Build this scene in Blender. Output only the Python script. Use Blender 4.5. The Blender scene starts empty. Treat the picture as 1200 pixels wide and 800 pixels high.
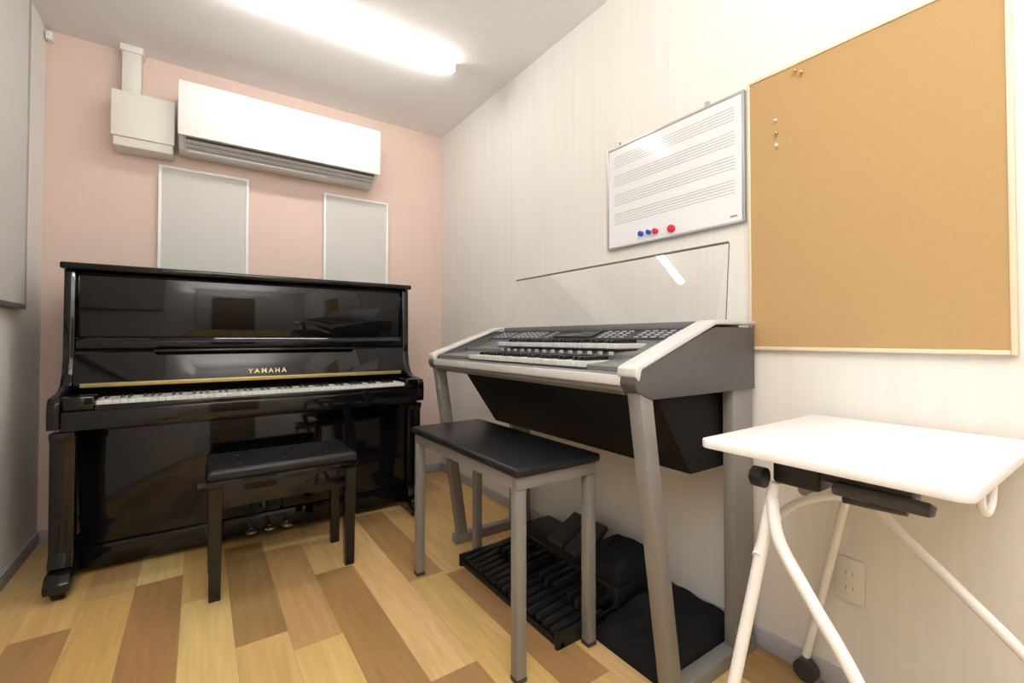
import bpy, bmesh, math, random
from mathutils import Vector, Matrix, Euler, noise
random.seed(7)
S = bpy.context.scene
COL = S.collection
try:
    S.view_settings.view_transform = 'Standard'
except Exception: pass

# ------------------------------------------------------------ materials
def mat(name, col, rough=0.5, metal=0.0, coat=0.0, var=0.04, nscale=30.0, bump=0.0, stretch=(1,1,1),
        emit=None, trans=0.0, spec=None, alpha=1.0):
    m = bpy.data.materials.new(name); m.use_nodes = True
    nt = m.node_tree; b = nt.nodes['Principled BSDF']
    tc = nt.nodes.new('ShaderNodeTexCoord'); mp = nt.nodes.new('ShaderNodeMapping')
    mp.inputs['Scale'].default_value = stretch
    nz = nt.nodes.new('ShaderNodeTexNoise'); nz.inputs['Scale'].default_value = nscale
    nz.inputs['Detail'].default_value = 4
    nt.links.new(tc.outputs['Object'], mp.inputs[0]); nt.links.new(mp.outputs[0], nz.inputs[0])
    mx = nt.nodes.new('ShaderNodeMix'); mx.data_type = 'RGBA'
    mx.inputs[6].default_value = tuple(max(0, c*(1-var)) for c in col)+(1,)
    mx.inputs[7].default_value = tuple(min(1, c*(1+var)) for c in col)+(1,)
    nt.links.new(nz.outputs['Fac'], mx.inputs[0]); nt.links.new(mx.outputs[2], b.inputs['Base Color'])
    b.inputs['Roughness'].default_value = rough; b.inputs['Metallic'].default_value = metal
    b.inputs['Coat Weight'].default_value = coat; b.inputs['Coat Roughness'].default_value = 0.03
    b.inputs['Transmission Weight'].default_value = trans
    b.inputs['Alpha'].default_value = alpha
    if spec is not None: b.inputs['Specular IOR Level'].default_value = spec
    if bump:
        bp = nt.nodes.new('ShaderNodeBump'); bp.inputs['Strength'].default_value = bump
        bp.inputs['Distance'].default_value = 0.002
        nt.links.new(nz.outputs['Fac'], bp.inputs['Height']); nt.links.new(bp.outputs[0], b.inputs['Normal'])
    if emit:
        b.inputs['Emission Color'].default_value = emit[0]+(1,); b.inputs['Emission Strength'].default_value = emit[1]
    return m

M = {}
M['wallw'] = mat('cream_wallpaper', (.81,.78,.73), .85, var=.06, nscale=5, stretch=(9,9,.3), bump=.08)
M['walll'] = mat('white_wallpaper', (.88,.86,.83), .85, var=.04, nscale=5, stretch=(9,9,.3), bump=.08)
M['wallp'] = mat('pink_wallpaper', (.76,.595,.52), .85, var=.03, nscale=6, stretch=(9,9,.4), bump=.08)
M['ceil'] = mat('ceiling_paper', (.92,.915,.91), .9, var=.03, nscale=60, bump=.4)
M['wallback'] = mat('pale_wallpaper', (.82,.80,.77), .8)
M['base'] = mat('grey_vinyl', (.47,.47,.52), .5)
M['black'] = mat('black_lacquer', (.005,.005,.006), .05, var=.1, spec=.45)
M['blacksatin'] = mat('black_satin', (.010,.010,.011), .4, var=.2, spec=.35)
M['boxblack'] = mat('black_textured_panel', (.012,.012,.013), .7, var=.2, nscale=150, bump=.2, spec=.2)
M['leather'] = mat('black_leatherette', (.012,.012,.014), .36, var=.2, nscale=200, bump=.3, spec=.4)
M['blackcloth'] = mat('black_cloth', (.008,.008,.009), .8, var=.3, nscale=40, bump=.2, spec=.25)
M['brass'] = mat('brass', (.72,.5,.2), .25, metal=1)
M['olivebrass'] = mat('satin_brass', (.50,.39,.15), .4, metal=.6)
M['gold'] = mat('gold_paint', (.72,.54,.22), .45, metal=.4)
M['chrome'] = mat('chrome', (.75,.74,.72), .2, metal=1)
M['ivory'] = mat('white_key_plastic', (.80,.79,.76), .25)
M['ivorygrey'] = mat('pale_grey_key_plastic', (.62,.615,.60), .3)
M['ebony'] = mat('black_key_plastic', (.01,.01,.01), .25)
M['felt'] = mat('red_felt', (.12,.01,.01), .9)
M['white'] = mat('white_plastic', (.87,.865,.85), .4, var=.015)
M['offwhite'] = mat('cream_plastic', (.80,.77,.71), .45, var=.02)
M['dark'] = mat('dark_plastic', (.04,.04,.045), .5)
M['trim'] = mat('grey_edge_trim', (.10,.10,.10), .4)
M['vent'] = mat('vent_grey', (.34,.34,.35), .5)
M['ventlight'] = mat('vent_light_grey', (.66,.65,.64), .5)
M['silver'] = mat('silver_paint', (.66,.655,.64), .38, metal=.15)
M['grey'] = mat('grey_paint', (.26,.25,.24), .42, metal=.2)
M['greyside'] = mat('charcoal_panel', (.085,.085,.088), .45, var=.08)
M['fabric'] = mat('grey_fabric', (.66,.65,.62), .9, var=.05, nscale=300, bump=.4)
M['frame'] = mat('white_frame', (.93,.92,.91), .4)
M['alu'] = mat('aluminium', (.52,.53,.55), .35, metal=.6)
M['board'] = mat('whiteboard_enamel', (.84,.85,.87), .12, var=.01)
M['ink'] = mat('grey_ink', (.26,.26,.28), .5)
M['blue'] = mat('blue_magnet', (.03,.08,.5), .3)
M['red'] = mat('red_magnet', (.7,.03,.05), .3)
M['pine'] = mat('pale_pine', (.80,.68,.50), .5, var=.07, nscale=8, stretch=(3,3,1))
M['tube'] = mat('ceiling_lamp_tube', (1,1,1), .4, emit=((1,.97,.93), 32))
M['ltable'] = mat('white_laminate', (.88,.88,.87), .35, var=.01)
M['whitemetal'] = mat('white_powder_coat', (.90,.89,.87), .35)
M['door'] = mat('door_laminate', (.25,.17,.10), .5, var=.15, nscale=5, stretch=(8,8,.6))
M['display'] = mat('screen', (.03,.04,.05), .1)
M['lcd'] = mat('grey_buttons', (.45,.45,.46), .4)
M['mid'] = mat('mid_grey_plastic', (.16,.16,.16), .4)

def acrylic():
    m = bpy.data.materials.new('clear_acrylic'); m.use_nodes = True
    nt = m.node_tree; nt.nodes.clear(); L=nt.links.new
    o = nt.nodes.new('ShaderNodeOutputMaterial'); t = nt.nodes.new('ShaderNodeBsdfTransparent')
    g = nt.nodes.new('ShaderNodeBsdfGlossy'); g.inputs['Roughness'].default_value = .02
    f = nt.nodes.new('ShaderNodeLayerWeight')
    p = nt.nodes.new('ShaderNodeMath'); p.operation='POWER'; p.inputs[1].default_value=5
    a = nt.nodes.new('ShaderNodeMath'); a.operation='MULTIPLY_ADD'; a.inputs[1].default_value=.8; a.inputs[2].default_value=.035
    L(f.outputs['Facing'],p.inputs[0]); L(p.outputs[0],a.inputs[0])
    mx = nt.nodes.new('ShaderNodeMixShader'); t.inputs[0].default_value = (.985,.99,.99,1)
    L(a.outputs[0], mx.inputs[0]); L(t.outputs[0], mx.inputs[1])
    L(g.outputs[0], mx.inputs[2]); L(mx.outputs[0], o.inputs[0])
    return m
M['acrylic'] = acrylic()

def cork():
    m = bpy.data.materials.new('cork'); m.use_nodes = True
    nt = m.node_tree; b = nt.nodes['Principled BSDF']; b.inputs['Roughness'].default_value = .9
    tc = nt.nodes.new('ShaderNodeTexCoord')
    n = nt.nodes.new('ShaderNodeTexNoise'); n.inputs['Scale'].default_value = 330; n.inputs['Detail'].default_value = 4
    n2 = nt.nodes.new('ShaderNodeTexNoise'); n2.inputs['Scale'].default_value = 4
    r = nt.nodes.new('ShaderNodeValToRGB')
    r.color_ramp.elements[0].position = .2; r.color_ramp.elements[0].color = (.44,.275,.118,1)
    r.color_ramp.elements[1].position = .8; r.color_ramp.elements[1].color = (.52,.34,.158,1)
    ad = nt.nodes.new('ShaderNodeMath'); ad.operation = 'MULTIPLY_ADD'; ad.inputs[1].default_value = .06
    nt.links.new(tc.outputs['Object'], n.inputs[0]); nt.links.new(tc.outputs['Object'], n2.inputs[0])
    nt.links.new(n2.outputs['Fac'], ad.inputs[0]); nt.links.new(n.outputs['Fac'], ad.inputs[2])
    nt.links.new(ad.outputs[0], r.inputs[0]); nt.links.new(r.outputs[0], b.inputs['Base Color'])
    return m
M['cork'] = cork()

def floor_mat():
    m = bpy.data.materials.new('wood_plank_floor'); m.use_nodes = True
    nt = m.node_tree; b = nt.nodes['Principled BSDF']; L = nt.links.new
    at = nt.nodes.new('ShaderNodeAttribute'); at.attribute_name = 'plank'
    tc = nt.nodes.new('ShaderNodeTexCoord')
    vm = nt.nodes.new('ShaderNodeVectorMath'); vm.operation = 'MULTIPLY_ADD'
    vm.inputs[1].default_value = (40,3.0,1)
    L(tc.outputs['Object'], vm.inputs[0])
    sc = nt.nodes.new('ShaderNodeVectorMath'); sc.operation = 'SCALE'; sc.inputs['Scale'].default_value = 57
    L(at.outputs['Color'], sc.inputs[0]); L(sc.outputs[0], vm.inputs[2])
    n = nt.nodes.new('ShaderNodeTexNoise'); n.inputs['Scale'].default_value = 1.0; n.inputs['Detail'].default_value = 5
    n.inputs['Distortion'].default_value = .8
    L(vm.outputs[0], n.inputs[0])
    mr = nt.nodes.new('ShaderNodeMapRange'); mr.inputs[1].default_value=.25; mr.inputs[2].default_value=.75
    mr.inputs[3].default_value=.83; mr.inputs[4].default_value=1.12
    L(n.outputs['Fac'], mr.inputs[0])
    sp = nt.nodes.new('ShaderNodeUVMap'); sx = nt.nodes.new('ShaderNodeSeparateXYZ'); L(sp.outputs[0], sx.inputs[0])
    def edge(out):
        a = nt.nodes.new('ShaderNodeMath'); a.operation='LESS_THAN'; a.inputs[1].default_value=.0015
        L(out, a.inputs[0]); return a
    e1=edge(sx.outputs[0]); e2=edge(sx.outputs[1])
    mxm = nt.nodes.new('ShaderNodeMath'); mxm.operation='MAXIMUM'; L(e1.outputs[0],mxm.inputs[0]); L(e2.outputs[0],mxm.inputs[1])
    dk = nt.nodes.new('ShaderNodeMath'); dk.operation='MULTIPLY_ADD'; dk.inputs[1].default_value=-.3; dk.inputs[2].default_value=1
    L(mxm.outputs[0], dk.inputs[0])
    mu = nt.nodes.new('ShaderNodeMath'); mu.operation='MULTIPLY'; L(mr.outputs[0],mu.inputs[0]); L(dk.outputs[0],mu.inputs[1])
    s2 = nt.nodes.new('ShaderNodeVectorMath'); s2.operation='SCALE'; L(at.outputs['Color'], s2.inputs[0]); L(mu.outputs[0], s2.inputs['Scale'])
    L(s2.outputs[0], b.inputs['Base Color'])
    b.inputs['Roughness'].default_value=.33
    return m
M['floor'] = floor_mat()

# ------------------------------------------------------------ mesh builder
class MB:
    def __init__(s): s.bm = bmesh.new(); s.mats=[]
    def mi(s, k):
        if k not in s.mats: s.mats.append(k)
        return s.mats.index(k)
    def _add(s, t, k):
        i = s.mi(k)
        for f in t.faces: f.material_index = i
        me = bpy.data.meshes.new('tmp'); t.to_mesh(me); t.free(); s.bm.from_mesh(me); bpy.data.meshes.remove(me)
    def box(s, x0,x1,y0,y1,z0,z1, k, bev=0.0, seg=2, mtx=None):
        t = bmesh.new(); bmesh.ops.create_cube(t, size=1)
        for v in t.verts:
            v.co = Vector(((x0+x1)/2+v.co.x*(x1-x0),(y0+y1)/2+v.co.y*(y1-y0),(z0+z1)/2+v.co.z*(z1-z0)))
        if bev: bmesh.ops.bevel(t, geom=t.edges[:], offset=bev, segments=seg, affect='EDGES', profile=.5)
        if mtx: t.transform(mtx)
        s._add(t,k); return s
    def prism(s, prof, axis, a0, a1, k, bev=0.0):
        t = bmesh.new()
        def P(p,a):
            if axis=='x': return (a,p[0],p[1])
            if axis=='y': return (p[0],a,p[1])
            return (p[0],p[1],a)
        A=[t.verts.new(P(p,a0)) for p in prof]; B=[t.verts.new(P(p,a1)) for p in prof]
        n=len(prof)
        t.faces.new(A); t.faces.new(B[::-1])
        for i in range(n): t.faces.new((A[i],B[i],B[(i+1)%n],A[(i+1)%n]))
        bmesh.ops.recalc_face_normals(t, faces=t.faces[:])
        if bev: bmesh.ops.bevel(t, geom=t.edges[:], offset=bev, segments=2, affect='EDGES', profile=.5)
        s._add(t,k); return s
    def tube(s, pts, r, k, n=14, smooth=False, r2=None):
        pts=[Vector(p) for p in pts]
        if smooth:
            q=[]; P=[pts[0]]+pts+[pts[-1]]
            for i in range(1,len(P)-2):
                for j in range(8):
                    u=j/8; a,b,c,d=P[i-1:i+3]
                    q.append(.5*((2*b)+(c-a)*u+(2*a-5*b+4*c-d)*u*u+(3*b-a-3*c+d)*u**3))
            q.append(pts[-1]); pts=q
        t=bmesh.new(); rings=[]; N=len(pts)
        ref=None
        for i,p in enumerate(pts):
            d=(pts[min(i+1,N-1)]-pts[max(i-1,0)]).normalized()
            if ref is None:
                ref=Vector((0,0,1)) if abs(d.z)<.9 else Vector((1,0,0))
            a=(ref-d*ref.dot(d)).normalized(); ref=a; b=d.cross(a)
            rr = r if r2 is None else r+(r2-r)*i/(N-1)
            rings.append([t.verts.new(p+rr*(math.cos(2*math.pi*j/n)*a+math.sin(2*math.pi*j/n)*b)) for j in range(n)])
        for i in range(N-1):
            for j in range(n):
                t.faces.new((rings[i][j],rings[i][(j+1)%n],rings[i+1][(j+1)%n],rings[i+1][j]))
        t.faces.new(rings[0][::-1]); t.faces.new(rings[-1])
        bmesh.ops.recalc_face_normals(t, faces=t.faces[:])
        s._add(t,k); return s
    def sweepbox(s, p0, p1, w, h, k, side=(0,1,0), bev=.003):
        p0=Vector(p0);p1=Vector(p1);d=(p1-p0);Ln=d.length;d.normalize();a=Vector(side).normalized();b=d.cross(a).normalized();a=b.cross(d)
        mtx=Matrix.Translation((p0+p1)/2)@Matrix((a,b,d)).transposed().to_4x4()
        return s.box(-w/2,w/2,-h/2,h/2,-Ln/2,Ln/2,k,bev,mtx=mtx)
    def ball(s, c, r, k, sc=(1,1,1)):
        t=bmesh.new(); bmesh.ops.create_uvsphere(t,u_segments=16,v_segments=10,radius=r)
        for v in t.verts: v.co=Vector((v.co.x*sc[0]+c[0],v.co.y*sc[1]+c[1],v.co.z*sc[2]+c[2]))
        s._add(t,k); return s
    def done(s, name, parent=None, label=None, kind=None, origin=None, ang=35):
        bm=s.bm
        xs=[v.co for v in bm.verts]
        mn=Vector((min(c.x for c in xs),min(c.y for c in xs),min(c.z for c in xs)))
        mxx=Vector((max(c.x for c in xs),max(c.y for c in xs),max(c.z for c in xs)))
        o=Vector(origin) if origin else Vector(((mn.x+mxx.x)/2,(mn.y+mxx.y)/2,mn.z))
        for v in bm.verts: v.co-=o
        me=bpy.data.meshes.new(name); bm.to_mesh(me); bm.free()
        for k in s.mats: me.materials.append(M[k])
        me.polygons.foreach_set('use_smooth',[True]*len(me.polygons))
        me.set_sharp_from_angle(angle=math.radians(ang))
        ob=bpy.data.objects.new(name,me); COL.objects.link(ob)
        W[ob.name]=o
        if parent:
            ob.parent=parent; ob.location=o-W[parent.name]
        else: ob.location=o
        if label: ob['label']=label
        if kind: ob['kind']=kind
        return ob
W={}
def thing(name,label,cat,loc,group=None):
    e=bpy.data.objects.new(name,None); e.empty_display_size=.1; COL.objects.link(e); e.location=loc
    e['label']=label; e['category']=cat
    if group: e['group']=group
    W[e.name]=Vector(loc); return e
def top(ob,label,cat,group=None):
    ob['label']=label; ob['category']=cat
    if group: ob['group']=group
    return ob
def dup(ob, off, parent=None):
    c=ob.copy(); COL.objects.link(c); o=W[ob.name]+Vector(off); W[c.name]=o
    if parent: c.parent=parent; c.location=o-W[parent.name]
    else: c.parent=None; c.location=o
    return c

# ------------------------------------------------------------ room
H=2.48; R=1.481; LX=-.63; YB=3.08; YF=-1.1; CH=.98
def struct(mb,name): return mb.done(name,kind='structure')
struct(MB().box(LX-.1,R+.1,YB,YB+.1,-.1,H+.1,'wallp'),'wall_back')
struct(MB().box(R,R+.1,YF,YB,0,H,'wallw'),'wall_right')
struct(MB().box(LX-.1,LX,YF,YB,0,H,'walll'),'wall_left')
struct(MB().box(LX-.1,R+.1,YF-.1,YF,-.1,H+.1,'wallback'),'wall_front')
struct(MB().box(LX-.1,R+.1,YF,YB,H,H+.1,'ceil'),'ceiling')
struct(MB().box(R-.008,R,YF,YB,0,.06,'base',.002),'baseboard_right')
struct(MB().box(LX,LX+.008,YF,YB,0,.06,'base',.002),'baseboard_left')
struct(MB().box(LX+.008,R-.008,YB-.008,YB,0,.06,'base',.002),'baseboard_back')
d=MB(); o_=-.45; d.box(o_+.1,o_+.9,YF+.001,YF+.03,0,2.02,'door'); d.box(o_+.04,o_+.1,YF+.001,YF+.045,0,2.08,'frame',.003); d.box(o_+.9,o_+.96,YF+.001,YF+.045,0,2.08,'frame',.003); d.box(o_+.04,o_+.96,YF+.001,YF+.045,2.02,2.08,'frame',.003)
d.tube([(o_+.17,YF+.03,1.0),(o_+.17,YF+.08,1.0),(o_+.28,YF+.08,1.0)],.01,'chrome')
struct(d,'door_1')
bm=bmesh.new(); uv=bm.loops.layers.uv.new('UVMap'); cl=bm.loops.layers.float_color.new('plank')
w=.15
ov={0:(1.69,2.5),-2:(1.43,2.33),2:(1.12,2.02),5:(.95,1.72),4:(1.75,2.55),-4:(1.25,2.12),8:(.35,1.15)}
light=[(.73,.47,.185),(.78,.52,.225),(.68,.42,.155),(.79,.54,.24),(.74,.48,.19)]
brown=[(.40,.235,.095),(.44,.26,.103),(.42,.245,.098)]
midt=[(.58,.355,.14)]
def plank(x0,x1,y0,y1,c):
    x0c,x1c=max(x0,LX),min(x1,R); y0c,y1c=max(y0,YF),min(y1,YB)
    if x1c-x0c<.001 or y1c-y0c<.001: return
    c=tuple(v*random.uniform(.95,1.04) for v in c)
    vs=[bm.verts.new(p) for p in ((x0c,y0c,0),(x1c,y0c,0),(x1c,y1c,0),(x0c,y1c,0))]
    f=bm.faces.new(vs)
    for l in f.loops:
        l[uv].uv=(l.vert.co.x-x0,l.vert.co.y-y0); l[cl]=c+(1,)
for i in range(-6,11):
    x0=.103+w*i
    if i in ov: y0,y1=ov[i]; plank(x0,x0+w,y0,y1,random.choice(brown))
    else: y0=y1=random.uniform(1,2.2)
    Ln=.8
    y=y1
    while y<YB: plank(x0,x0+w,y,y+Ln,random.choice(light+midt)); y+=Ln
    y=y0; k=0
    while y>YF:
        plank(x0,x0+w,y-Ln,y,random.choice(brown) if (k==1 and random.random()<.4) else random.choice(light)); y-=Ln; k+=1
me=bpy.data.meshes.new('floor'); bm.to_mesh(me); bm.free(); me.materials.append(M['floor'])
fl=bpy.data.objects.new('floor',me); COL.objects.link(fl); fl['kind']='structure'

# ------------------------------------------------------------ ceiling lamp and added fill lights
def lamp(x0,x1,y,lab):
    t=thing('ceiling_light',lab,'ceiling light',((x0+x1)/2,y,H))
    MB().box(x0,x1,y-.022,y+.022,H-.012,H,'white',.002).done('lamp_housing',t)
    MB().box(x0+.006,x1-.006,y-.024,y+.024,H-.044,H-.010,'tube',.010,3).done('lamp_diffuser',t,label='glowing white linear diffuser')
    for e in (x0-.004,x1-.006): MB().box(e,e+.010,y-.026,y+.026,H-.046,H,'white',.003).done('end_cap',t)
lamp(-.05,1.135,2.22,'long white linear LED fixture fixed to the ceiling near the piano')
lamp(-.4,.78,.25,'added fill light built as a linear LED fixture, overhead out of view')  # second fixture is an addition outside the view, there to brighten the room
ld=bpy.data.lights.new('added_bounce_fill','AREA'); ld.shape='RECTANGLE'; ld.size=1.3; ld.size_y=.9; ld.energy=46; ld.color=(1,.985,.96)  # added fill lamp behind the camera, lights the room off the ceiling
lo=bpy.data.objects.new('added_bounce_fill',ld); COL.objects.link(lo); lo.location=(.1,-.4,2.0); lo.rotation_euler=(math.radians(168),0,0)

# ------------------------------------------------------------ piano
PX0,PX1=-.465,1.03; PC=(PX0+PX1)/2
P=thing('upright_piano','glossy black upright piano standing against the pink wall','piano',(PC,2.7,0))
side=[(2.36,.635),(2.355,.70),(2.36,.735),(2.375,.752),(2.50,.765),(2.545,.785),(2.575,.83),(2.59,.90),(2.595,1.265),(3.02,1.265),(3.02,.03),(2.56,.03),(2.56,.635)]
for x0,x1 in ((PX0,PX0+.035),(PX1-.035,PX1)):
    MB().prism(side,'x',x0,x1,'black',.003).done('side_panel',P)
KL,KR=PX0+.132,PX1-.098
for x0,x1 in ((PX0+.035,KL),(KR,PX1-.035)):
    MB().box(x0,x1,2.375,2.56,.70,.755,'black',.008).done('key_block',P)
MB().box(PX0-.01,PX1+.01,2.565,3.03,1.268,1.295,'black',.007).done('top_lid',P)
MB().box(PX0+.035,PX1-.035,2.90,3.02,.03,1.265,'blacksatin').done('back_frame',P)
MB().box(PX0+.037,PX1-.037,2.615,2.64,.985,1.262,'black',.004).done('upper_front_panel',P)
MB().prism([(2.60,.935),(2.598,.965),(2.612,.985),(2.64,.985),(2.64,.93)],'x',PX0+.037,PX1-.037,'black',.002).done('panel_rail',P)
MB().box(PC-.45,PC+.43,2.555,2.60,.918,.930,'black',.004).done('music_shelf',P)
fb=MB().prism([(2.556,.79),(2.585,.915),(2.60,.93),(2.63,.93),(2.63,.77),(2.556,.77)],'x',PX0+.037,PX1-.037,'black',.002).done('fallboard',P)
MB().box(PX0+.06,PX1-.06,2.546,2.556,.774,.792,'olivebrass',.002).done('brass_hinge',fb,label='dull brass hinge strip')
MB().box(PX0+.035,PX1-.035,2.365,2.60,.625,.70,'black',.006).done('key_bed',P)
MB().box(KL,KR,2.366,2.392,.695,.720,'black',.006).done('key_slip',P)
def text_mesh(body,size,k,parent,loc,rot,name='lettering',ext=.0005,sp=1.0):
    c=bpy.data.curves.new('t','FONT'); c.body=body; c.size=size; c.align_x='CENTER'; c.extrude=ext; c.space_character=sp; c.offset=.0004
    o=bpy.data.objects.new('t',c); COL.objects.link(o); bpy.context.view_layer.update()
    me=bpy.data.meshes.new_from_object(o); bpy.data.objects.remove(o)
    me.materials.clear(); me.materials.append(M[k]); me.transform(Matrix.Translation(loc)@rot.to_4x4())
    b=MB(); b.bm.from_mesh(me); b.mats=[k]; return b.done(name,parent,origin=loc)
tl=math.atan2(.029,.125)
text_mesh('YAMAHA',.032,'gold',fb,(PC+.0,2.5598,.808),Euler((math.pi/2-tl,0,0)).to_matrix(),sp=1.45)['label']='gold brand lettering'
KB=MB().box(KL,KR,2.392,2.556,.70,.712,'felt').done('keyboard',P,label='eighty-eight key keyboard')
kw=(KR-KL)/52; kx=KL
wk=MB().box(kx+.0005,kx+kw-.0005,2.395,2.552,.712,.734,'ivory',.0015,1).done('white_key',KB)
bk=MB().prism([(2.447,.734),(2.453,.746),(2.545,.746),(2.545,.734)],'x',kx+kw-.005,kx+kw+.005,'ebony',.001).done('black_key',KB)
for i in range(52):
    if i: dup(wk,(kw*i,0,0),KB)
    if i and 'ABCDEFG'[i%7] in 'ACDFG' and i<51: dup(bk,(kw*i,0,0),KB)
MB().box(PX0+.037,PX1-.037,2.555,2.58,.12,.62,'black',.004).done('lower_front_panel',P)
MB().box(PX0+.037,PX1-.037,2.545,2.9,.03,.118,'black',.004).done('bottom_board',P)
for x in (PX0+.038,PX1-.038):
    MB().prism([(2.385,.62),(2.385,.60),(2.40,.58),(2.405,.16),(2.385,.11),(2.45,.11),(2.46,.58),(2.48,.60),(2.48,.62)],'x',x-.036,x+.036,'black',.003).done('leg',P)
    MB().prism([(2.33,.04),(2.33,.07),(2.36,.10),(2.56,.12),(2.56,.035),(2.36,.03)],'x',x-.037,x+.037,'black',.006).done('toe_block',P)
    c=MB(); c.box(x-.022,x+.022,2.36,2.42,.022,.036,'blacksatin',.002); c.tube([(x-.018,2.385,.02),(x+.018,2.385,.02)],.02,'blacksatin',20); c.done('caster',P,label='dark metal caster')
    c=MB(); c.tube([(x-.016,2.9,.02),(x+.016,2.9,.02)],.02,'blacksatin',20); c.box(x-.02,x+.02,2.88,2.92,.02,.046,'blacksatin'); c.done('caster',P,label='dark metal caster')
for dx in (-.075,0,.075):
    x=PC+dx
    m_=MB(); m_.tube([(x,2.56,.095),(x,2.50,.092),(x,2.45,.082)],.010,'chrome',12,True); m_.ball((x,2.44,.08),.026,'chrome',(.9,1.3,.4)); m_.done('pedal',P,label='polished silvery pedal')

# ------------------------------------------------------------ piano bench
x0,x1,y0,y1=.025,.575,2.015,2.335
B=thing('piano_bench','glossy black wooden piano bench with leatherette seat beside the piano','bench',((x0+x1)/2,2.18,0))
b=MB(); b.box(x0+.002,x1-.002,y0+.002,y1-.002,.442,.486,'leather',.018,5)
b.done('seat_cushion',B)
for x in (x0+.11,(x0+x1)/2,x1-.11):
    for y in (y0+.09,y1-.09):
        MB().ball((x,y,.486),.008,'leather',(1,1,.4)).done('tuft_button',B)
MB().box(x0,x1,y0,y1,.420,.446,'black',.004).done('seat_frame',B)
b=MB()
b.box(x0+.03,x1-.03,y0+.012,y0+.035,.340,.42,'black',.003); b.box(x0+.03,x1-.03,y1-.035,y1-.012,.340,.42,'black',.003)
b.box(x0+.012,x0+.035,y0+.03,y1-.03,.340,.42,'black',.003); b.box(x1-.035,x1-.012,y0+.03,y1-.03,.340,.42,'black',.003)
b.done('apron',B)
for x in (x0+.030,x1-.030):
    for y in (y0+.030,y1-.030):
        t=bmesh.new(); q=MB()
        bmesh.ops.create_cube(t,size=1)
        for v in t.verts:
            s_=.023 if v.co.z>0 else .019
            v.co=Vector((x+v.co.x*2*s_,y+v.co.y*2*s_,.42 if v.co.z>0 else 0))
        bmesh.ops.bevel(t,geom=t.edges[:],offset=.002,segments=1,affect='EDGES')
        q._add(t,'black'); q.done('leg',B)
for x,sgn in ((x0+.015,-1),(x1-.015,1)):
    MB().tube([(x,2.18,.39),(x+sgn*.02,2.18,.39),(x+sgn*.025,2.18,.39),(x+sgn*.042,2.18,.39)],.017,'blacksatin',18).done('adjusting_knob',B)

# ------------------------------------------------------------ back wall items
A=thing('air_conditioner','white wall-mounted split air conditioner with open grey vent','air conditioner',(.42,YB,1.95))
ax0,ax1=-.10,.935; yf=YB-.23
prof=[(YB-.002,1.98),(YB-.002,2.295),(yf+.02,2.30),(yf,2.285),(yf-.004,2.045),(yf+.02,2.028),(yf+.10,1.98)]
MB().prism(prof,'x',ax0,ax1,'white',.003).done('body',A)
MB().box(ax0-.002,ax1+.002,yf-.012,yf-.002,2.018,2.298,'white',.004).done('front_cover',A)
MB().prism([(yf+.012,2.030),(yf+.008,2.026),(yf+.090,1.971),(yf+.096,1.979)],'x',ax0+.02,ax1-.02,'ventlight').done('air_outlet',A,label='light grey air outlet')
for k in range(3):
    yy=yf+.018+k*.024; zz=2.016-k*.0160
    MB().box(ax0+.03,ax1-.03,yy-.004,yy+(.005 if k else .010),zz-.004,zz+.002,'dark' if k==0 else 'vent',.001).done('vent_louver',A,label='thin dark horizontal louver')
MB().box(ax0+.04,ax1-.30,yf+.080,yf+.125,1.968,1.975,'white',.002).done('outlet_flap',A)

C=thing('cable_cover_box','cream plastic pipe cover box with duct beside the air conditioner','duct cover',(-.24,YB,1.93))
MB().box(-.365,-.125,YB-.13,YB,1.94,2.21,'offwhite',.008).done('cover_box',C)
MB().box(-.372,-.118,YB-.14,YB-.128,1.985,2.215,'offwhite',.005).done('cover_lid',C)
MB().box(-.34,-.262,YB-.075,YB,2.21,H-.03,'offwhite',.006).done('duct',C)
MB().box(-.348,-.254,YB-.085,YB,H-.035,H,'offwhite',.004).done('duct_collar',C)

for x0 in (-.19,.645):
    t=thing('acoustic_panel','pale grey perforated acoustic panel in white frame on the pink wall','acoustic panel',(x0+.21,YB,1.15),'sound panels behind the piano')
    x1=x0+.42; z0,z1=1.15,1.91; fw=.014
    MB().box(x0+fw,x1-fw,YB-.022,YB-.001,z0+fw,z1-fw,'fabric').done('panel_sheet',t)
    f=MB(); f.box(x0,x0+fw,YB-.03,YB,z0,z1,'frame',.002); f.box(x1-fw,x1,YB-.03,YB,z0,z1,'frame',.002)
    f.box(x0+fw,x1-fw,YB-.03,YB,z0,z0+fw,'frame',.002); f.box(x0+fw,x1-fw,YB-.03,YB,z1-fw,z1,'frame',.002); f.done('frame',t)

t=thing('wall_panel','large grey fabric acoustic panel with dark metal edge on the white wall','acoustic panel',(LX,1.9,1.1))
ye=2.70
MB().box(LX,LX+.03,1.0,ye-.015,1.12,2.44,'fabric').done('panel_sheet',t)
f=MB(); f.box(LX,LX+.034,.98,ye,1.10,1.12,'mid',.002); f.box(LX,LX+.034,ye-.015,ye,1.12,2.44,'vent',.002); f.box(LX,LX+.034,.98,1.0,1.12,2.44,'vent',.002); f.box(LX,LX+.034,.98,ye,2.44,2.46,'vent',.002); f.done('frame',t)
t=top(MB().box(LX+.005,LX+.03,YB-.04,YB,2.42,2.46,'white',.003).done('sensor_box'),'small white plastic box high in the wall corner','sensor')

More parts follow.
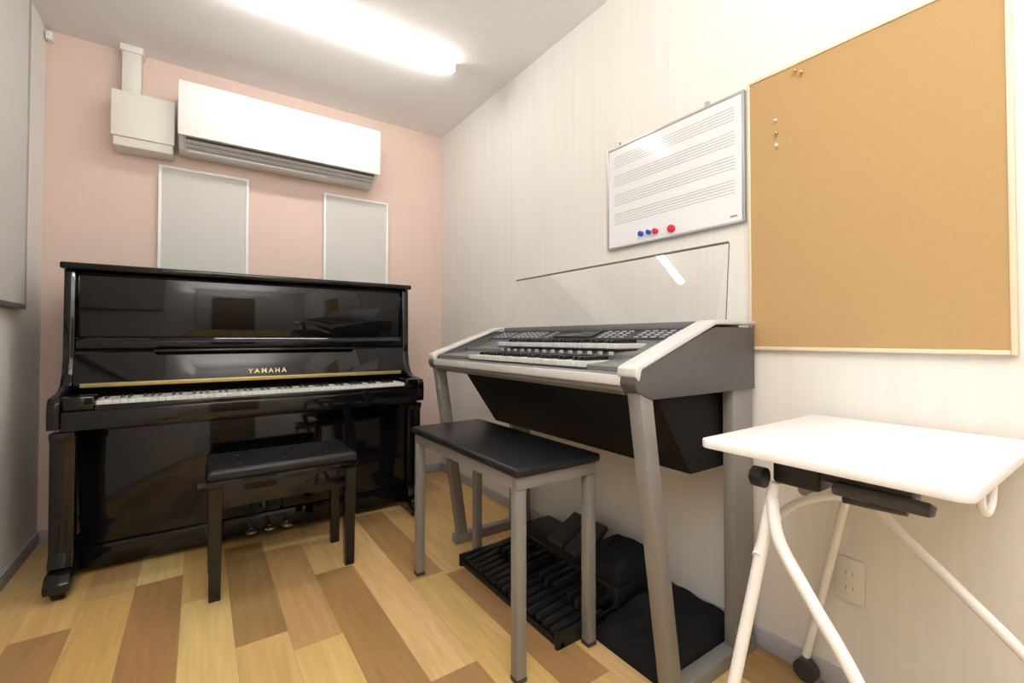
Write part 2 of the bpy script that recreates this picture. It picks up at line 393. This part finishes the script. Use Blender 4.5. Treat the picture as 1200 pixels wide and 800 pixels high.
# ------------------------------------------------------------ whiteboard
def wallpt(u,v):
    t_=(u-600)/531; dd=R/(.5674+.8234*t_); return dd*(.8234-.5674*t_), CH+(396-v)/531*dd
t=thing('whiteboard','small whiteboard with printed music staves and aluminium frame on the wall','whiteboard',(R,1.087,1.36))
wy0,wy1,wz0,wz1=.783,1.391,1.362,1.80
MB().box(R-.012,R-.002,wy0+.005,wy1-.005,wz0+.005,wz1-.005,'board').done('board',t)
f=MB(); fw=.009
f.box(R-.016,R,wy0,wy0+fw,wz0,wz1,'alu',.002); f.box(R-.016,R,wy1-fw,wy1,wz0,wz1,'alu',.002)
f.box(R-.016,R,wy0+fw,wy1-fw,wz0,wz0+fw,'alu',.002); f.box(R-.016,R,wy0+fw,wy1-fw,wz1-fw,wz1,'alu',.002); f.done('frame',t)
for k in range(4):
    s=MB(); z=1.755-k*.082
    for j in range(5): s.box(R-.0128,R-.0119,wy0+.035,wy1-.04,z-j*.0105-.0006,z-j*.0105+.0006,'ink')
    s.done('music_stave',t)
MB().box(R-.0128,R-.0119,.81,.835,1.385,1.391,'ink').done('printed_mark',t)
for y in (.92,1.33):
    MB().box(R-.012,R,y-.008,y+.008,1.795,1.818,'alu',.002).done('hanging_clip',t)
for u,v_,c,r in ((755,274,'blue',.010),(764,272,'blue',.009),(772,271,'red',.011),(791,268,'red',.014)):
    y,z=wallpt(u,v_)
    m_=MB(); m_.tube([(R-.012,y,z),(R-.018,y,z),(R-.019,y,z),(R-.026,y,z)],r,c,20); m_.tube([(R-.026,y,z),(R-.028,y,z)],r*.8,c,20)
    top(m_.done('magnet'),('small blue' if c=='blue' else 'round red')+' magnet stuck on the whiteboard','magnet','whiteboard magnets')

# ------------------------------------------------------------ cork board
t=thing('cork_board','large cork notice board with pale wooden frame on the wall','notice board',(R,.475,.94))
cy0,cy1,cz0,cz1=.187,.772,.942,1.812
MB().box(R-.012,R-.001,cy0+.005,cy1-.005,cz0+.005,cz1-.005,'cork').done('cork_sheet',t)
f=MB(); fw=.011
f.box(R-.016,R,cy0,cy0+fw,cz0,cz1,'pine',.002); f.box(R-.016,R,cy1-fw*.6,cy1,cz0,cz1,'pine',.002)
f.box(R-.016,R,cy0+fw,cy1-fw*.6,cz0,cz0+fw,'pine',.002); f.box(R-.016,R,cy0+fw,cy1-fw*.6,cz1-fw,cz1,'pine',.002); f.done('frame',t)
for u,v_,c in ((915,141,'frame'),(916,156,'brass'),(916,170,'frame'),(939,82,'brass'),(946,84,'brass')):
    y,z=wallpt(u,v_)
    m_=MB(); m_.tube([(R-.012,y,z),(R-.020,y,z)],.002,c,10); m_.ball((R-.021,y,z),.0048,c)
    top(m_.done('push_pin'),('white' if c=='frame' else 'brass')+' push pin stuck in the cork board','push pin','pins on the cork board')

t=thing('wall_outlet','white double electrical outlet plate low on the wall','outlet',(R,.508,.255))
MB().box(R-.007,R,.473,.543,.255,.375,'offwhite',.003).done('cover_plate',t)
f=MB()
for z in (.335,.295):
    for y in (.500,.516): f.box(R-.0078,R-.0069,y-.0010,y+.0010,z-.005,z+.005,'vent')
f.done('socket_slots',t)

# ------------------------------------------------------------ electronic organ
E=thing('electronic_organ','silver and charcoal two-manual electronic organ standing against the wall','electronic organ',(1.18,1.365,0))
EY0,EY1=.75,1.98
prof=[(.895,.845),(.885,.865),(.89,.895),(1.235,1.013),(1.455,1.013),(1.455,.82),(.95,.822)]
rim=[(.885,.885),(.887,.905),(.90,.912),(1.235,1.032),(1.255,1.034),(1.46,1.034),(1.46,1.022),(1.24,1.020),(.91,.900),(.90,.87)]
for y0,y1 in ((EY0,EY0+.05),(EY1-.05,EY1)):
    MB().prism(prof,'y',y0,y1,'greyside',.003).done('side_panel',E,label='charcoal side cheek')
    s_=1 if y0<1 else -1
    ya,yb=(y0-.003,y1+.010) if s_==1 else (y0-.010,y1+.003)
    MB().prism(rim,'y',ya,yb,'silver',.004).done('side_rim',E,label='pale silver arm rim')
    MB().sweepbox((.93,(y0+y1)/2,.855),(1.055,(y0+y1)/2,.02),.042,.048,'grey').done('front_leg',E,label='grey metal front leg')
    MB().box(1.01,1.455,y0+.002,y1-.002,0,.042,'grey',.004).done('foot_bar',E)
    MB().box(1.34,1.455,y0+.008,y1-.008,.042,.822,'grey',.003).done('rear_post',E)
con=[(.91,.832),(.895,.845),(.895,.882),(.905,.890),(1.055,.893),(1.058,.93),(1.062,.938),(1.185,.943),(1.19,.972),(1.33,1.022),(1.455,1.022),(1.455,.822)]
MB().prism(con,'y',EY0+.05,EY1-.05,'mid',.002).done('console_body',E,label='grey console body')
MB().box(.888,.897,EY0+.05,EY1-.05,.858,.884,'silver',.003).done('front_fascia',E,label='silver front strip')
KY0,KY1=.95,1.63
for y0,y1 in ((EY0+.062,KY0-.004),(KY1+.004,EY1-.062)):
    MB().prism([(.91,.888),(.91,.905),(1.05,.918),(1.19,.965),(1.19,.93)],'y',y0,y1,'mid',.002).done('control_block',E)
def manual(x0,x1,z,nm):
    K=MB().box(x0,x1,KY0,KY1,z-.004,z,'dark').done(nm,E,label='black and white organ manual')
    n=29; kw=(KY1-KY0)/n
    wk=MB().box(x0,x1-.005,KY1-kw+.0006,KY1-.0006,z,z+.016,'ivorygrey',.0015,1).done('white_key',K)
    bk=MB().prism([(x0+.040,z+.016),(x0+.045,z+.028),(x1-.005,z+.028),(x1-.005,z+.016)],'y',KY1-kw-.006,KY1-kw+.006,'ebony',.001).done('black_key',K)
    for i in range(n):
        if i: dup(wk,(0,-kw*i,0),K)
        if i and 'CDEFGAB'[i%7] in 'CDFGA' and i<n-1: dup(bk,(0,-kw*i,0),K)
manual(.908,1.052,.896,'lower_manual')
manual(1.05,1.185,.947,'upper_manual')
MB().prism([(1.192,.974),(1.192,.978),(1.325,1.026),(1.325,1.020)],'y',EY0+.062,EY1-.062,'dark').done('control_panel',E,label='dark sloping control panel')
sl=math.atan2(.048,.133)
def panpt(s,y): return Vector((1.192+s*math.cos(sl),y,.979+s*math.sin(sl)))
dsp=MB(); c=panpt(.045,1.33); mt=Matrix.Translation(c)@Matrix.Rotation(-sl,4,'Y')
dsp.box(-.036,.03,-.11,.11,-.001,.006,'display',.002,mtx=mt); dsp.done('display_screen',E,label='dark display screen')
bt=None
for r_ in range(4):
    for k in range(32):
        y=EY0+.09+k*.034
        if 1.2<y<1.46: continue
        if k%7==6: continue
        p=panpt(.010+r_*.020,y)
        if bt is None:
            bt=MB().box(-.004,.004,-.010,.010,0,.003,'lcd',.001,1,mtx=Matrix.Translation(p)@Matrix.Rotation(-sl,4,'Y')).done('button',E,label='pale grey button',origin=p); p0=p
        else: dup(bt,p-p0,E)
bt2=None
for k in range(14):
    p=Vector((1.0565,KY0+.03+k*.047,.905))
    if bt2 is None: bt2=MB().box(1.046,1.050,p.y-.010,p.y+.010,.927,.938,'lcd',.001,1).done('registration_button',E); q0=p
    else: dup(bt2,p-q0,E)
MB().prism([(1.03,.822),(1.20,.575),(1.40,.575),(1.40,.822)],'y',EY0+.055,EY1-.09,'boxblack',.01).done('speaker_box',E,label='black speaker enclosure under the console')
mr_=MB(); mr_.sweepbox((1.281,1.355,1.03),(1.36,1.355,1.278),1.15,.003,'acrylic',bev=0); mrest=mr_.done('music_rest',E,label='clear acrylic music rest')
MB().sweepbox((1.3594,1.355,1.277),(1.3617,1.355,1.283),1.152,.006,'trim',bev=.001).done('top_trim',mrest,label='dark edge trim')
MB().tube([(1.34,.778,1.03),(1.362,.778,1.278)],.0016,'trim',8).done('support_rod',mrest)
MB().box(1.268,1.296,.80,1.91,1.008,1.032,'mid',.003).done('rest_holder',E)
MB().box(1.41,1.43,EY0+.05,EY1-.05,.60,.66,'grey',.004).done('rear_crossbar',E)

# pedalboard
Q=thing('pedalboard','black organ bass pedalboard on the floor under the organ','pedalboard',(1.18,1.42,0))
qy0,qy1=1.10,1.755
MB().box(1.20,1.43,qy0,qy1,0,.11,'blacksatin',.012).done('pedal_base',Q)
MB().box(.94,.965,qy0,qy1,0,.022,'blacksatin',.004).done('front_rail',Q)
for y in (qy0,qy1-.015): MB().box(.93,1.20,y,y+.015,0,.05,'blacksatin',.003).done('side_rail',Q)
n=15; pw=(qy1-qy0-.04)/n
wp=MB().prism([(.945,.028),(.945,.045),(1.20,.075),(1.20,.055)],'y',qy0+.02+.006,qy0+.02+pw-.008,'blacksatin',.003).done('natural_pedal',Q)
bp=MB().prism([(1.06,.06),(1.065,.09),(1.20,.100),(1.20,.07)],'y',qy0+.02+pw-.010,qy0+.02+pw+.008,'blacksatin',.004).done('sharp_pedal',Q)
for i in range(n):
    if i: dup(wp,(0,pw*i,0),Q)
    if i and 'CDEFGAB'[i%7] in 'CDFGA' and i<n-1: dup(bp,(0,pw*i,0),Q)
for y in (1.38,1.49):
    MB().prism([(1.24,.105),(1.25,.125),(1.40,.20),(1.41,.185),(1.32,.105)],'y',y-.045,y+.045,'dark',.004).done('expression_pedal',Q,label='ribbed expression foot pedal')
def lump(x0,x1,y0,y1,zb,h,lab,seed,sx=0.0,sy=0.0):
    t=bmesh.new(); n=64
    vv={}
    for i in range(n+1):
        for j in range(n+1):
            a=i/n*2-1; b=j/n*2-1
            e=max(0,1-abs(a)**8)**.5*max(0,1-abs(b)**8)**.5
            x=(x0+x1)/2+(x1-x0)/2*a; y=(y0+y1)/2+(y1-y0)/2*b
            f1=1-abs(noise.noise(Vector((x*10+y*7+seed,y*6-x*3,0))))*2
            f2=1-abs(noise.noise(Vector((x*4-y*13,seed+y*5,3))))*2
            z=h*(1+sx*a+sy*b)*e*(1+.12*noise.noise(Vector((x*4+seed,y*4,0))))+(.008*f1+.007*f2)*e
            vv[i,j]=t.verts.new((x,y,zb+(max(0.002,z) if 0<i<n and 0<j<n else 0.001)))
    for i in range(n):
        for j in range(n): t.faces.new((vv[i,j],vv[i+1,j],vv[i+1,j+1],vv[i,j+1]))
    t.faces.new([vv[i,0] for i in range(n+1)]+[vv[n,j] for j in range(1,n+1)]+[vv[i,n] for i in range(n-1,-1,-1)]+[vv[0,j] for j in range(n-1,0,-1)])
    bmesh.ops.recalc_face_normals(t, faces=t.faces[:])
    q=MB(); q._add(t,'blackcloth'); return top(q.done('cloth_bag',ang=85),lab,'bag')
lump(1.07,1.468,.80,1.098,0,.062,'flat creased black fabric bag lying on the floor under the organ',3,.45,.15)
lump(1.21,1.44,1.105,1.33,.11,.060,'small black cloth bag resting on the pedalboard base',8,.2,0)

# ------------------------------------------------------------ organ bench
G=thing('organ_bench','grey metal bench with black padded seat in front of the organ','bench',(.90,1.425,0))
gx0,gx1,gy0,gy1=.745,1.055,1.055,1.80
MB().box(gx0-.012,gx1+.012,gy0-.012,gy1+.012,.583,.610,'leather',.009,3).done('seat_cushion',G)
f=MB(); f.box(gx0,gx1,gy0,gy0+.03,.545,.583,'grey',.003); f.box(gx0,gx1,gy1-.03,gy1,.545,.583,'grey',.003)
f.box(gx0,gx0+.03,gy0+.03,gy1-.03,.545,.583,'grey',.003); f.box(gx1-.03,gx1,gy0+.03,gy1-.03,.545,.583,'grey',.003); f.done('seat_frame',G)
for x in (gx0,gx1-.034):
    for y in (gy0,gy1-.034):
        MB().box(x,x+.034,y,y+.034,.012,.545,'grey',.004).done('leg',G)
        MB().box(x-.001,x+.035,y-.001,y+.035,0,.014,'dark',.003).done('foot_cap',G)

# ------------------------------------------------------------ white folding table
T=thing('folding_table','small white folding table on casters with white tube legs','table',(1.18,.37,0))
def rr(x0,x1,y0,y1,r,n=6):
    o=[]
    for cx,cy,a in ((x1-r,y1-r,0),(x0+r,y1-r,90),(x0+r,y0+r,180),(x1-r,y0+r,270)):
        for i in range(n+1):
            th=math.radians(a+90*i/n); o.append((cx+r*math.cos(th),cy+r*math.sin(th)))
    return o
MB().prism(rr(.895,1.455,.158,.585,.022),'z',.744,.762,'ltable',.003).done('table_top',T)
m_=MB(); m_.box(.945,1.01,.37,.455,.692,.744,'blacksatin',.008,3); m_.prism([(.95,.738),(.95,.716),(1.0,.706),(1.0,.738)],'y',.24,.38,'blacksatin',.004)
m_.prism([(.945,.722),(.935,.712),(.94,.699),(.965,.694),(.985,.707)],'y',.215,.35,'dark',.004)
m_.box(.955,.995,.30,.33,.684,.72,'dark',.004); m_.tube([(.965,.25,.692),(.965,.34,.688)],.007,'dark',12); m_.tube([(.95,.40,.69),(1.005,.40,.69)],.010,'mid',14)
m_.done('tilt_mechanism',T,label='black tilt mechanism with lever')
m_=MB(); m_.tube([(.93,.460,.702),(.93,.483,.702)],.020,'blacksatin',20); m_.tube([(.93,.483,.702),(.93,.490,.702)],.012,'mid',16); m_.done('locking_knob',T,label='round black locking knob')
m_=MB(); m_.tube([(1.0,.42,.72),(1.15,.42,.72),(1.40,.42,.72)],.011,'whitemetal'); m_.tube([(1.0,.25,.72),(1.15,.25,.72),(1.40,.25,.72)],.011,'whitemetal'); m_.tube([(1.38,.22,.72),(1.38,.47,.72)],.011,'whitemetal'); m_.done('support_frame',T)
MB().tube([(.955,.455,.69),(.9375,.468,.58),(.8995,.496,.36),(.864,.522,.16),(.845,.54,.05)],.0115,'whitemetal',16,True).done('leg',T)
MB().tube([(.945,.455,.66),(.928,.435,.59),(.912,.375,.51),(.900,.300,.41),(.890,.215,.25),(.885,.17,.05)],.0115,'whitemetal',16,True).done('leg',T)
MB().tube([(1.39,.45,.72),(1.405,.495,.53),(1.422,.545,.32),(1.442,.605,.07)],.0105,'whitemetal',16,True).done('leg',T)
MB().tube([(1.265,.41,.72),(1.256,.375,.60),(1.2275,.25,.4965),(1.2,.146,.416),(1.175,.03,.30),(1.165,-.03,.05)],.0105,'whitemetal',16,True).done('leg',T)
MB().tube([(.922,.475,.545),(.99,.482,.585),(1.10,.483,.607),(1.25,.475,.598),(1.402,.482,.56)],.009,'whitemetal',14,True).done('connecting_tube',T)
MB().tube([(1.03,.175,.746),(1.02,.172,.715),(1.04,.17,.70),(1.09,.172,.71),(1.12,.175,.746)],.006,'whitemetal',10,True).done('bag_hook',T)
for x,y in ((.845,.54),(.885,.17),(1.442,.605),(1.165,-.03)):
    m_=MB(); m_.tube([(x-.013,y,.030),(x+.013,y,.030)],.030,'dark',22); m_.box(x-.017,x+.017,y-.016,y+.016,.036,.062,'dark',.006); m_.tube([(x,y,.05),(x,y,.078)],.008,'chrome',10); m_.done('caster',T,label='black caster wheel')

# ------------------------------------------------------------ world + camera
wd=bpy.data.worlds.new('world'); S.world=wd; wd.use_nodes=True
wd.node_tree.nodes['Background'].inputs[0].default_value=(.8,.8,.8,1); wd.node_tree.nodes['Background'].inputs[1].default_value=.3
cam=bpy.data.cameras.new('camera'); co=bpy.data.objects.new('camera',cam); COL.objects.link(co)
cam.sensor_width=36; cam.lens=531/1200*36; cam.clip_start=.02
pitch=math.radians(1.0); cam.shift_y=-(4+531*math.tan(pitch))/1200
co.location=(0,0,CH); co.rotation_euler=(math.pi/2+pitch,0,-math.atan2(366,531)); S.camera=co
